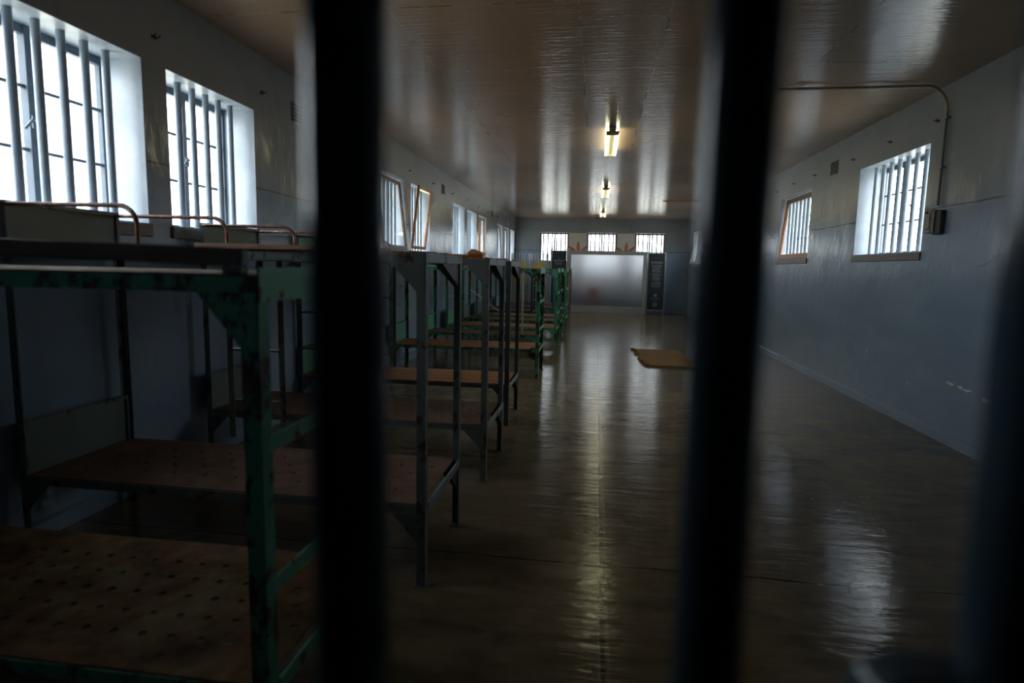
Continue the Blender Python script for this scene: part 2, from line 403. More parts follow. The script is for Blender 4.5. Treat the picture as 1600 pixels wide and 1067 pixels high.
# ------------------------------------------------------------------ windows
wn = 0
def window(axis, face, sgn, a, b, nb, cols, inner='steel', far=False):
    """axis x: wall plane x=face, outward direction sgn; a..b runs along the wall"""
    global wn; wn += 1
    def Q(d, u, z): return (face + sgn * d, u, z) if axis == 'x' else (u, face + sgn * d, z)
    def bx(B, d0, d1, u0, u1, z0, z1):
        p, q = Q(d0, u0, z0), Q(d1, u1, z1); return B.box(p[0], q[0], p[1], q[1], z0, z1)
    root = struct_empty('window_%d' % wn, Q(0, (a + b) / 2, ZB)); off = Vector(root.location)
    def put(B, name, mat, parent=root, **k):
        B.v = [tuple(Vector(v) - off) for v in B.v]
        return B.build(name, mat, parent, **k)
    # plastered lining of the reveal
    L = MB(); e = .004
    bx(L, .002, T - .002, a, a + e, ZB, ZT); bx(L, .002, T - .002, b - e, b, ZB, ZT); bx(L, .002, T - .002, a, b, ZT - e, ZT); bx(L, .002, T - .002, a, b, ZB, ZB + e)
    put(L, 'reveal', 'reveal')
    s_ = MB(); bx(s_, -.018, .12, a - .015, b + .015, ZB - .085, ZB - .002); put(s_, 'sill', 'sill', bevel=.006)
    bd = .135 if not far else .10
    for k in range(nb):
        u = (a + .14 + (b - a - .28) * k / (nb - 1)) if not far else (a + (b - a) * (k + .75) / (nb + .5))
        B = MB(); B.tube([Q(bd, u, ZB), Q(bd, u, ZT)], .0215 if far else .0235, 12); put(B, 'bar', 'redframe' if far and k in (0, nb - 1) else ('steel' if far else 'barpaint'), smooth=True)
    fd = .27; F = MB(); g = .035
    for z0, z1 in ((ZB, ZB + g), (ZT - g - .02, ZT)): bx(F, fd, fd + .04, a, b, z0, z1)
    for u0, u1 in ((a, a + g), (b - g, b)): bx(F, fd + .002, fd + .038, u0, u1, ZB, ZT)
    for c in range(1, cols):
        u = a + (b - a) * c / cols; bx(F, fd - .008, fd + .046, u - .024, u + .024, ZB + .001, ZT - .001)
    put(F, 'frame', 'steel', bevel=.003)
    G = MB()
    for z in (ZB + .37, ZB + .715): bx(G, fd + .010, fd + .030, a + .03, b - .03, z - .009, z + .009)
    put(G, 'glazing_bar', 'steel')
    pn = MB(); p = [Q(fd + .02, a + .03, ZB + .03), Q(fd + .02, b - .03, ZB + .03), Q(fd + .02, b - .03, ZT - .03), Q(fd + .02, a + .03, ZT - .03)]
    pn.prism(p, Vector(Q(fd + .024, 0, 0)) - Vector(Q(fd + .02, 0, 0))); put(pn, 'pane', 'pane')
    um = (a + b) / 2
    hd = MB(); hd.tube([Q(fd - .012, um, ZB + .52), Q(fd - .045, um - .012, ZB + .54), Q(fd - .055, um - .05, ZB + .53), Q(fd - .05, um - .10, ZB + .47)], .008, 8); bx(hd, fd - .02, fd - .008, um - .018, um + .018, ZB + .49, ZB + .56)
    put(hd, 'handle', 'steel', smooth=True)
    st = MB(); st.tube([Q(fd - .005, um + .2, ZB + .07), Q(fd - .05, um + .12, ZB + .06), Q(fd - .06, um + .02, ZB + .062)], .007, 8); put(st, 'stay', 'hook', smooth=True)
    if far:
        R = MB(); g = .05
        bx(R, .01, .06, a, b, ZT - g - .02, ZT - .02); bx(R, .012, .058, a, a + g, ZB, ZT - .02); bx(R, .012, .058, b - g, b, ZB, ZT - .02); bx(R, .01, .06, a, b, ZB, ZB + g)
        put(R, 'inner_frame', 'redframe', bevel=.004)
    return root
WIN = {}
for a, b in WL: WIN['l', a] = window('x', XL, -1, a, b, 6, 2)
for a, b in WR: WIN['r', a] = window('x', XR, 1, a, b, 8, 3)
for a, b in WF: window('y', YF, 1, a, b, 6, 2, far=True)

def sash(label, root, y0, y1, zb, zt, xb, xt, t=.05, mat='varnish', rail=None, glass=True, sides=(-1, 1)):
    """loose wooden sash leaning in a reveal: bottom edge at xb, top edge at xt"""
    r = thing_part('sash', root); r['label'] = label; r.location = Vector((xb, (y0 + y1) / 2, zb)) - root.location
    w_ = (y1 - y0) / 2; dx = xt - xb; hh = zt - zb
    def P(y, k): return (dx * k, y, hh * k)
    up_n = Vector((hh, 0, -dx)).normalized(); up = Vector((dx, 0, hh)).normalized()
    for s_ in sides:
        MB().beam(P(s_ * (w_ - t / 2), 0), P(s_ * (w_ - t / 2), 1), .035, t, (0, 1, 0)).build('stile', mat, r, bevel=.004)
    k = t / 2 / hh
    MB().beam(P(-w_ + (t if -1 in sides else 0), 1 - k), P(w_ - t, 1 - k), .035, t, up).build('top_rail', rail or mat, r, bevel=.003)
    MB().beam(P(-w_ + (t if -1 in sides else 0), k), P(w_ - t, k), .035, t, up).build('bottom_rail', mat, r, bevel=.003)
    if glass: MB().prism([P(-w_ + .8 * t, .03), P(w_ - .8 * t, .03), P(w_ - .8 * t, .97), P(-w_ + .8 * t, .97)], up_n * .004).build('pane', 'pane', r)
    return r
sash('dark brown wooden sash tilted back inside the fifth barred opening of the left wall', WIN['l', 8.10], 8.13, 9.16, ZB + .005, ZT - .03, XL + .02, XL - .09, .05, 'brownwood')
sash('narrow orange varnished wooden sash leaning out into the room on the left wall', WIN['l', 9.45], 9.50, 10.28, ZB + .035, ZT - .02, XL - .01, XL + .11, .05, 'varnish')
sash('upright orange wooden sash in the left wall opening just behind the bare barred ones', WIN['l', 15.03], 15.35, 16.02, ZB + .005, ZT - .03, XL - .04, XL - .05, .06, 'varnish')
sash('dark sash tilted inside the tenth opening of the left wall', WIN['l', 17.90], 17.95, 18.93, ZB + .005, ZT - .03, XL - .02, XL - .09, .05, 'brownwood')
sash('brown sash standing in the last but one opening of the left wall', WIN['l', 19.25], 19.5, 20.28, ZB + .005, ZT - .03, XL - .05, XL - .06, .06, 'brownwood')
sash('orange brown wooden sash tilted back inside the second visible opening of the right wall', WIN['r', 9.92], 9.95, 11.47, ZB + .005, ZT - .02, XR + .02, XR + .11, .075, 'varnish', 'brownwood', sides=(1,))
sash('pale wooden sash tilted in the farthest opening of the right wall', WIN['r', 19.60], 19.8, 20.9, ZB + .005, ZT - .02, XR - .12, XR + .06, .07, 'bone')

# ------------------------------------------------------------------ wall fittings
def hook(loc, nrm, label):
    r = thing('wall_hook', label, 'wall hook', loc, 0, 'iron hooks along the walls')
    n = Vector(nrm); s_ = n.cross(Vector((0, 0, 1)))
    b = MB(); b.beam(-s_ * .020, s_ * .020, .020, .006, n); b.build('plate', 'hook', r)
    for k in (-1, 1):
        q = s_ * (.014 * k)
        MB().tube([q, q + n * .02, q + n * .03 + Vector((0, 0, .014)) + s_ * (.010 * k)], .0045, 7).build('prong', 'hook', r, smooth=True)
ORD = ['first', 'second', 'third', 'fourth', 'fifth', 'sixth', 'seventh', 'eighth', 'ninth']
for i, (y, z) in enumerate([(3.83, 2.954), (5.13, 2.96), (9.35, 2.957), (10.73, 2.951), (12.19, 2.95), (13.59, 2.98), (14.93, 2.97), (16.27, 2.98), (17.87, 2.97)]):
    hook((XL + .004, y, z), (1, 0, 0), 'small dark iron hook high on the left wall, %s visible from the front' % ORD[i])
for i, (y, z) in enumerate([(6.5, 2.97), (7.44, 2.96), (8.42, 2.94), (9.79, 2.95), (10.77, 2.96), (11.69, 2.94)]):
    hook((XR - .004, y, z), (-1, 0, 0), 'small dark iron hook high on the right wall, %s visible from the front' % ORD[i])
for i, (x, z) in enumerate([(-2.185, 2.9), (-.5, 2.9), (.10, 2.89), (1.15, 2.89)]):
    hook((x, YF - .004, z), (0, -1, 0), 'small dark iron hook on the end wall above its windows, %s from the left' % ORD[i])
def vent(loc, s_, label, wd=.2, ht=.17):
    r = thing('air_vent', label, 'air vent', loc, 0, 'air bricks in the side walls')
    MB().box(-s_ * .001, s_ * .004, -wd / 2, wd / 2, -ht / 2, ht / 2).build('dark_backing', 'black', r)  # black sheet on the wall face, shade of the holes painted in
    b = MB(); nc, nr = 6, 5
    for i in range(nc + 1):
        y = -wd / 2 + wd * i / nc; b.box(s_ * .003, s_ * .010, y - .0045, y + .0045, -ht / 2, ht / 2)
    for j in range(nr + 1):
        z = -ht / 2 + ht * j / nr; b.box(s_ * .003, s_ * .0085, -wd / 2, wd / 2, z - .0045, z + .0045)
    b.build('grille', 'vent', r)
vent((XL, 5.76, 2.94), 1, 'square perforated air vent high on the left wall after the two near windows')
vent((XL, 11.48, 2.95), 1, 'square perforated air vent high on the left wall behind the leaning orange sash')
vent((XL, 17.0, 2.98), 1, 'square perforated air vent high on the left wall near its far end')
vent((XR, 9.07, 2.945), -1, 'square perforated air vent on the right wall between the large barred window and tilted sash', .24)
vent((XR, 12.28, 2.95), -1, 'square perforated air vent on the right wall beside the dark vertical bar', .26)

# conduit down the right wall with its switch box
r = thing('conduit_pipe', 'thin conduit pipe crossing the ceiling and running down the right wall', 'pipe', (XR, 6.32, 2.16))
pth = [(-.026, 0, 0), (-.026, 0, .86)]
MB().tube(pth, .013, 10).build('wall_run', 'conduit', r, smooth=True)
arc = [(-.026 - .20 * (1 - math.cos(t)), 0, .86 + .22 * math.sin(t)) for t in [PI / 2 * k / 8 for k in range(9)]]
MB().tube(arc, .0145, 10).build('elbow', 'conduit_brown', r, smooth=True)
MB().tube([(-.22, 0, 1.08), (-1.35, .03, 1.085), (-1.75, .05, 1.085)], .014, 10).build('ceiling_run', 'conduit_brown', r, smooth=True)
for z in (.35, .80):
    MB().box(-.042, -.0005, -.03, .03, z - .009, z + .009).build('saddle', 'conduit', r, bevel=.003)
r = thing('switch_box', 'taupe metal switch box under the conduit on the right wall', 'switch box', (XR, 6.36, 2.01))
MB().box(-.050, -.001, -.155, -.02, -.12, .10).build('body', 'boxdark', r, bevel=.008)
MB().box(-.058, -.001, -.015, .09, -.105, .115).build('cover', 'box', r, bevel=.006)
MB().box(-.068, -.058, -.005, .08, -.07, .08).build('cover_plate', 'box', r, bevel=.005)
MB().box(-.066, -.045, -.075, -.045, -.105, .10).build('hasp', 'box', r, bevel=.004)
MB().tube([(-.055, .06, .092), (-.080, .06, .092)], .011, 12).build('button', 'red', r, smooth=True)
b = MB(); b.tube([(1.62, 16.2, H - .012), (3.17, 16.2, H - .012)], .012, 8)
tag(b.build('ceiling_conduit', 'varnish', smooth=True), 'short orange brown pipe on the ceiling beyond the dark vertical bar', 'pipe')

# ------------------------------------------------------------------ ceiling lights
def light(y0, y1, label):
    xc = .14; r = thing('fluorescent_light', label, 'ceiling light', (xc, y0, H), 0, 'twin tube ceiling lights')
    L = y1 - y0
    MB().prism([(-.045, 0, -.002), (.045, 0, -.002), (.035, 0, -.06), (-.035, 0, -.06)], (0, L, 0)).build('housing', 'housing', r, bevel=.004)
    for e in (.03, L - .03):
        MB().box(-.080, .080, e - .009, e + .009, -.095, -.045).build('lamp_holder', 'housing', r, bevel=.006)
    for s_ in (-1, 1):
        MB().tube([(s_ * .066, .05, -.075), (s_ * .066, L - .05, -.075)], .018, 12).build('fluorescent_tube', 'tubeglow', r, smooth=True)
light(7.95, 9.45, 'nearest lit twin tube fluorescent fixture on the brown ceiling')
light(13.3, 14.8, 'middle lit twin tube fluorescent fixture on the brown ceiling')
light(18.6, 20.1, 'farthest lit twin tube fluorescent fixture, close to the end wall')

# ------------------------------------------------------------------ bunk beds
_cache = {}
def angle_leg(px, py, sx, sy, z1, w_=.042, t=.005):
    """L-section upright, outer corner at px,py; flanges run sx along x and sy along y; with a foot plate"""
    b = MB()
    p = [(px, py), (px + sx * w_, py), (px + sx * w_, py + sy * t), (px + sx * t, py + sy * t), (px + sx * t, py + sy * w_), (px, py + sy * w_)]
    b.prism([(x, y, .004) for x, y in p], (0, 0, z1 - .004))
    b.box(px - sx * .012, px + sx * (w_ + .006), py - sy * .008, py + sy * (w_ + .006), 0, .006)
    return b
def perforated(L, W, pu, pv, rad):
    key = (L, W, pu, pv, rad)
    if key in _cache: return _cache[key]
    b = bmesh.new(); n = 8; nv = max(1, round(W / pv)); pv = W / nv; nu = max(1, round(L / pu)); pu = L / nu
    def quad(x0, x1, y0, y1): b.faces.new([b.verts.new(q) for q in ((x0, y0, 0), (x1, y0, 0), (x1, y1, 0), (x0, y1, 0))])
    for j in range(nv):
        y0, y1 = j * pv, (j + 1) * pv
        if j in (0, nv - 1) and nv > 4: quad(0, L, y0, y1); continue
        off = pu / 2 if j % 2 else 0
        xs = [off + i * pu for i in range(nu if not off else nu - 1)]
        if off: quad(0, off, y0, y1); quad(L - off, L, y0, y1)
        for x0 in xs:
            cx, cy_ = x0 + pu / 2, (y0 + y1) / 2
            rr = rad * random.uniform(.9, 1.08)
            ring = [b.verts.new((cx + rr * math.cos(2 * PI * (k + .5) / n), cy_ + rr * math.sin(2 * PI * (k + .5) / n), 0)) for k in range(n)]
            c = [b.verts.new(q) for q in ((x0 + pu, y1, 0), (x0, y1, 0), (x0, y0, 0), (x0 + pu, y0, 0))]
            for s_ in range(4):      # corner s_ touches ring 2s_, 2s_+1
                b.faces.new((c[s_], ring[(2 * s_ + 1) % n], ring[2 * s_ % n]))
                b.faces.new((c[s_], c[(s_ + 1) % 4], ring[(2 * s_ + 2) % n], ring[(2 * s_ + 1) % n]))
    bmesh.ops.remove_doubles(b, verts=b.verts, dist=1e-4)
    bmesh.ops.recalc_face_normals(b, faces=b.faces)
    if b.faces and sum(f.normal.z for f in b.faces) < 0: bmesh.ops.reverse_faces(b, faces=b.faces)
    ex = bmesh.ops.extrude_face_region(b, geom=list(b.faces)); vs = [g for g in ex['geom'] if isinstance(g, bmesh.types.BMVert)]
    bmesh.ops.translate(b, verts=vs, vec=(0, 0, -.006))
    bmesh.ops.recalc_face_normals(b, faces=b.faces)
    _cache[key] = b; return b
def deck_obj(name, L, W, pu, pv, rad, mat, parent, loc):
    k = ('me', L, W, pu, pv, rad, mat)
    if k not in _cache:
        me = bpy.data.meshes.new(name); perforated(L, W, pu, pv, rad).to_mesh(me); me.materials.append(M[mat]); _cache[k] = me
    return link(name, _cache[k], parent, loc)

def bunk(label, xf, y0, y1, top=1.56, L=2.12, metal='grey', end='palegrey', dk='deck_orange', updk='deck_orange', panel='panel',
         green=False, pu=.17, pv=.12, rad=.011, ladder=None, guards=(0, 1), low=.40, endmat=None, head_rungs=False, post=None):
    xh = xf - L; W = y1 - y0
    r = thing('bunk_bed', label, 'bunk bed', (xh, y0, 0), 0, 'steel bunk beds along the left wall')
    lw = .048 if green else .042
    for px, py, sx, sy in ((L, 0, -1, 1), (L, W, -1, -1), (0, 0, 1, 1), (0, W, 1, -1)):
        angle_leg(px, py, sx, sy, top - .004 if px else top + .0, lw).build('leg', (post or metal), r)
    t = .006
    for z, nm, mt in ((top, 'upper', metal), (low, 'lower', metal)):
        # rails are L-angles: web down the side, flange inward
        for y, s_ in ((0, 1), (W, -1)):
            MB().prism([(.006, y + s_ * t, z - .045), (.006, y + s_ * 2 * t, z - .045), (.006, y + s_ * 2 * t, z - .012), (.006, y + s_ * .035, z - .012), (.006, y + s_ * .035, z - .0065), (.006, y + s_ * t, z - .0065)], (L - .012, 0, 0)).build('side_rail', mt, r)
        hz = z + (.018 if (green and nm == 'upper') else 0)
        lo_ = z - (.068 if (green and nm == 'upper') else .046)
        MB().box(L - .004, L + .003, 0.002 if nm == 'upper' else lw, W - (.002 if nm == 'upper' else lw), lo_, hz).build('end_rail', end, r, bevel=.0015)
        MB().box(-.002, .004, lw, W - lw, lo_, z).build('end_rail', metal, r)
        deck_obj('upper_deck' if nm == 'upper' else 'lower_deck', L - .06, W - .026, pu, pv, rad, updk if nm == 'upper' else dk, r, (.030, .013, z))
    # triangular gusset plates at the foot posts
    gw, gh = (.16, .13)
    for y, s_ in ((0, 1), (W, -1)):
        MB().prism([(L - .004, y - s_ * .004, top - .044), (L - gw, y - s_ * .004, top - .044), (L - lw, y - s_ * .004, top - .044 - gh), (L - .004, y - s_ * .004, top - .044 - gh * 1.05)], (0, s_ * .0035, 0)).build('gusset', metal, r)
        MB().prism([(L - .004, y - s_ * .004, low - .044), (L - gw, y - s_ * .004, low - .044), (L - lw, y - s_ * .004, low - .044 - gh)], (0, s_ * .0035, 0)).build('gusset', metal, r)
        MB().prism([(.004, y - s_ * .004, low - .044), (gw, y - s_ * .004, low - .044), (lw, y - s_ * .004, low - .044 - gh)], (0, s_ * .0035, 0)).build('gusset', metal, r)
    if not green:
        MB().prism([(L - .014, W - .006, top - .046), (L - .014, W - .40, top - .046), (L - .014, W - lw, top - .17), (L - .014, W - .006, top - .18)], (.006, 0, 0)).build('gusset', 'darkgrey', r)
        MB().prism([(L - .014, W - .006, low - .046), (L - .014, W - .20, low - .046), (L - .014, W - .006, low - .20)], (.006, 0, 0)).build('gusset', 'darkgrey', r)
    else:
        for z in (1.045, .665):
            MB().box(L - .006, L + .001, lw * .6, W - lw * .6, z - .022, z + .022).build('end_rung', end, r, bevel=.0015)
    # head: sheet panels between the posts above each deck
    for z, hgt, nm in ((low, .27, 'lower_head_panel'), (top, .215, 'upper_head_panel')):
        hp = MB().box(.004, .014, .012, W - .012, z + .002, z + hgt).build(nm, panel, r)
        q = MB(); q.box(-.006, .026, .006, .030, z + .002, z + hgt + .004).box(-.006, .026, W - .030, W - .006, z + .002, z + hgt + .004).box(-.006, .026, .03, W - .03, z + hgt - .018, z + hgt + .004)
        q.build('panel_edge', metal, hp, bevel=.002)
    if head_rungs:
        for z in (.93, 1.20): MB().box(.002, .020, lw * .5, W - lw * .5, z - .012, z + .012).build('head_rung', metal, r)
    for g in guards:
        y = .012 if g == 0 else W - .012; x1 = .72
        pth = [(.03, y, top + .0), (.03, y, top + .20)]
        pth = [(.012, y, top + .20), (x1 - .09, y, top + .195)] + [(x1 - .09 + .09 * math.sin(a), y, top + .105 + .09 * math.cos(a)) for a in [PI / 2 * k / 6 for k in range(1, 7)]] + [(x1, y, top + .002)]
        MB().tube(pth, .011, 10).build('guard_rail', 'tube', r, smooth=True)
    if ladder is not None:
        x0, lwid, zbot = ladder
        ld = thing_part('ladder', r)
        for xx in (x0, x0 + lwid):
            MB().box(xx - .018, xx + .018, W + .008, W + .014, zbot, top - .046).box(xx - .018, xx - .013, W + .014, W + .03, zbot, top - .046).build('ladder_stile', metal, ld)
        for k in range(3):
            z = zbot + .23 + k * .31
            MB().tube([(x0 - .01, W + .016, z), (x0 + lwid + .01, W + .016, z)], .009, 8).build('ladder_rung', metal, ld, smooth=True)
    return r

bunk('nearest bunk bed, chipped green frame with a rust-mottled perforated deck', -.80, 1.36, 2.11, top=1.472, metal='green', end='lightgreen', dk='deck_rust', updk='deck_rust', green=True, pu=.095, pv=.10, rad=.0125, panel='panel', post='green', guards=())
bunk('second bunk bed from the front, grey frame with a dull brown perforated lower deck', -.745, 2.62, 3.35, metal='grey', end='palegrey', dk='deck_brown', ladder=(.70, .33, .44), pu=.17)
bunk('third bunk bed from the front, grey-green frame behind the brown-decked one', -.725, 4.10, 4.86, metal='grey', end='palegrey', dk='deck_brown', ladder=(.36, .34, .24), pu=.17, panel='panel')
bunk('fourth bunk bed from the front, dark grey legs and an orange brown perforated lower deck', -.785, 5.62, 6.34, metal='darkgrey', end='palegrey', dk='deck_orange', ladder=(.42, .33, .3), pu=.15, panel='greenpanel')
bunk('first of the far green bunks, slim plain deck with a black cable loop below', -.745, 8.22, 8.97, top=1.495, metal='green', end='lightgreen', dk='deck_orange', green=True, panel='greenpanel', head_rungs=True, rad=.008)
bunk('green bunk set back towards the wall, hidden behind the first far green bunk', -.91, 9.95, 10.65, top=1.495, metal='green', end='lightgreen', dk='deck_brown', green=True, panel='greenpanel', L=1.96, head_rungs=True, rad=.008)
bunk('green bunk level with the floor mat, first of the tight group of green foot ends', -.70, 11.30, 12.05, top=1.495, metal='lightgreen', end='lightgreen', dk='deck_orange', green=True, panel='greenpanel', head_rungs=True, rad=.008)
bunk('green bunk third from the end of the row of green foot ends', -.72, 12.78, 13.50, top=1.495, metal='green', end='lightgreen', dk='deck_brown', green=True, head_rungs=True, rad=.008)
bunk('farthest of the green foot ends along the aisle', -.66, 14.05, 14.75, top=1.495, metal='lightgreen', end='lightgreen', dk='deck_orange', green=True, rad=.008)
bunk('short dark blue bunk seen between the green bunks', -1.60, 15.60, 16.30, top=1.43, L=1.25, metal='navy', end='navy', dk='deck_brown', green=True, guards=(), rad=.008, panel='greygreen')
bunk('low teal bunk near the end wall behind the dark blue one', -1.15, 17.20, 17.90, top=1.40, L=1.7, metal='teal', end='teal', dk='deck_brown', green=True, guards=(), rad=.008, panel='greygreen')
bunk('last bunk by the end wall with reddish brown legs', -.78, 19.00, 19.70, top=1.50, metal='redbrown', end='redbrown', dk='deck_brown', green=True, guards=(), rad=.008, panel='greygreen')

# loose things lying on or hanging from the bunks
b = MB(); b.beam((-1.95, 1.365, 1.538), (-.838, 1.375, 1.512), .030, .044)
tag(b.build('loose_rail', 'darkplank', bevel=.003), 'dark stained loose rail propped above the nearest green bunk', 'rail')
b = MB(); b.box(-.892, -.842, 1.36, 1.395, 1.4725, 1.489)
tag(b.build('wooden_block', 'darkplank', bevel=.002), 'small dark block under the end of the loose rail', 'block')
b = MB(); b.prism([(-1.84, 2.606, 1.561), (-1.10, 2.606, 1.561), (-1.10, 2.606, 1.582), (-1.84, 2.606, 1.585)], (0, .11, 0))
tag(b.build('wooden_plank', 'plank', bevel=.002), 'pinkish raw plank along the near edge of the second bunk top', 'plank')
b = MB(); b.box(-1.20, -1.06, 5.64, 5.78, 1.561, 1.625).prism([(-1.21, 5.63, 1.625), (-1.16, 5.63, 1.668), (-1.05, 5.63, 1.63), (-1.05, 5.63, 1.620)], (0, .16, 0))
tag(b.build('broken_board', 'varnish', bevel=.003), 'broken orange brown board piled on top of the fourth bunk', 'board')
b = MB(); b.beam((-1.02, 4.20, 1.577), (-.80, 4.25, 1.577), .10, .02)
tag(b.build('wood_scrap', 'varnish', bevel=.002), 'flat orange wood scrap on top of the third bunk', 'wood scrap')
r = thing('hanging_bracket', 'off-white metal bar dangling at an angle from a green bunk', 'bracket', (-1.70, 8.205, 1.19))
MB().beam((0, 0, 0), (.40, 0, -.285), .012, .032, (0, 1, 0)).build('bar', 'bone', r, bevel=.003)
MB().beam((.0, 0, -.01), (.02, 0, .26), .014, .03, (0, 1, 0)).build('strap', 'brownwood', r, bevel=.003)
b = MB(); b.beam((-1.185, 9.94, .42), (-1.185, 9.94, 1.448), .03, .02, (0, 1, 0))
tag(b.build('upright_slat', 'bone', bevel=.002), 'pale upright slat fixed between the decks of a set-back green bunk', 'slat')
ring = [(-.815 + .072 * math.cos(a), 8.196, .34 + .075 * math.sin(a)) for a in [PI * .42 + (PI * 1.55) * k / 18 for k in range(19)]]
tag(MB().tube(ring, .010, 8).build('cable_loop', 'cable', smooth=True), 'black cable loop hanging below the deck of a green bunk', 'cable')
wr = [(-1.12 + .3 * t, 2.116 - .0 * t, 1.362 + .016 * t - .02 * math.sin(PI * t)) for t in [k / 10 for k in range(11)]]
tag(MB().tube(wr, .0022, 6).build('cord', 'wire', smooth=True), 'thin pale cord strung beside the leg of the nearest green bunk', 'cord')

# ------------------------------------------------------------------ floor mat
b = bmesh.new(); nx, ny = 18, 44
x0, x1, ya, yb = .84, 1.66, 9.62, 11.72
grid = []
for j in range(ny + 1):
    row = []
    for i in range(nx + 1):
        u, v = i / nx, j / ny
        x = x0 - .09 * v + (x1 - x0) * u; y = ya + (yb - ya) * v
        if i == 0: x += random.uniform(-.06, .05)
        if i == nx: x += random.uniform(-.02, .02)
        if j in (0, ny): y += random.uniform(-.012, .012)
        z = .014 + .010 * math.sin(v * 9 + u * 3) * (1 - u) + .012 * max(0, 1 - 10 * v) + random.uniform(0, .003)
        if i == 0: z += .012
        row.append(b.verts.new((x, y, max(.012, z))))
    grid.append(row)
for j in range(ny):
    for i in range(nx): b.faces.new((grid[j][i], grid[j][i + 1], grid[j + 1][i + 1], grid[j + 1][i]))
ex = bmesh.ops.extrude_face_region(b, geom=list(b.faces))
for g in ex['geom']:
    if isinstance(g, bmesh.types.BMVert): g.co.z = .001
bmesh.ops.recalc_face_normals(b, faces=b.faces)
me = bpy.data.meshes.new('sleeping_mat'); b.to_mesh(me); b.free(); me.materials.append(M['fibre'])
mt = tag(link('sleeping_mat', me), 'frayed brown woven fibre mat lying on the concrete aisle floor', 'mat')
fr = MB()
for k in range(40):
    v = random.random(); y = ya + (yb - ya) * v; x = x0 - .09 * v
    fr.beam((x + .02, y, .012), (x - random.uniform(.02, .075), y + random.uniform(-.03, .03), .004), .006, .004)
tag(fr.build('fringe', 'fibre', mt), kind='stuff')

# ------------------------------------------------------------------ end wall: mural strips, frosted screen, signs, display boards
def feather(c, ang, ln, wd, n=7):
    """jagged leaf in the xz plane"""
    pts = [(0, 0)]
    for k in range(1, n): t = k / n; w_ = wd * math.sin(PI * (t * .8 + .12)); pts += [(t - .05, w_), (t + .015, w_ * .68)]
    pts.append((1, 0)); up = pts; lo = [(p, -q) for p, q in up[1:-1]][::-1]
    ca, sa = math.cos(ang), math.sin(ang)
    return [(c[0] + ca * p * ln - sa * q, c[1] + sa * p * ln + ca * q) for p, q in up + lo]
for (a, b_, lab, cx) in ((-1.02, -.36, 'cream mural strip with orange leaves between left and middle end windows', -.66), (.67, 1.31, 'cream mural strip with orange leaves between middle and right end windows', .99)):
    r = thing('mural_strip', lab, 'mural', (0, YF, 0))
    MB().box(a + .01, b_ - .01, -.008, -.001, .9, ZT - .02).build('board', 'cream', r)
    for ang, ln in ((PI * .5 + .05 * (1 if cx < 0 else -1.5), .42), (PI * .78, .40), (PI * .25, .38)):
        f = feather((cx + math.cos(ang) * .06, 2.06), ang, ln, .055)
        MB().prism([(x, -.0100, z) for x, z in feather((cx + math.cos(ang) * .06, 2.055), ang, ln * 1.03, .066)], (0, .002, 0)).build('leaf_outline', 'outline', r)
        lf = MB().prism([(x, -.0125, z) for x, z in f], (0, .0025, 0)).build('leaf', 'feather', r)

r = thing('glass_screen', 'large frosted glass screen in a light grey frame at the end wall', 'screen', (.345, 21.35, 0))
w_ = 1.345; hh = 2.135
MB().box(-w_, -w_ + .11, -.05, .05, 0, hh).build('post', 'frame_grey', r, bevel=.004)
MB().box(w_ - .11, w_, -.05, .05, 0, hh).build('post', 'frame_grey', r, bevel=.004)
MB().box(-w_ + .11, w_ - .11, -.05, .05, hh - .12, hh).build('top_rail', 'frame_grey', r, bevel=.004)
MB().box(-w_ + .11, w_ - .11, -.06, .06, 0, .24).build('base_panel', 'frame_grey', r, bevel=.004)
MB().add([(-w_ + .105, 0, .235), (w_ - .105, 0, .235), (w_ - .105, 0, hh - .115), (-w_ + .105, 0, hh - .115)], [(0, 1, 2, 3)]).build('frosted_pane', 'frost', r)
# guessed red box, added so a reddish patch tints the frosted pane
b = MB(); b.box(-.20, .08, 21.56, 21.72, 0, 1.20)
tag(b.build('red_tint_box', 'red', bevel=.01), 'narrow reddish box added behind the frosted screen to tint it', 'added tint box')

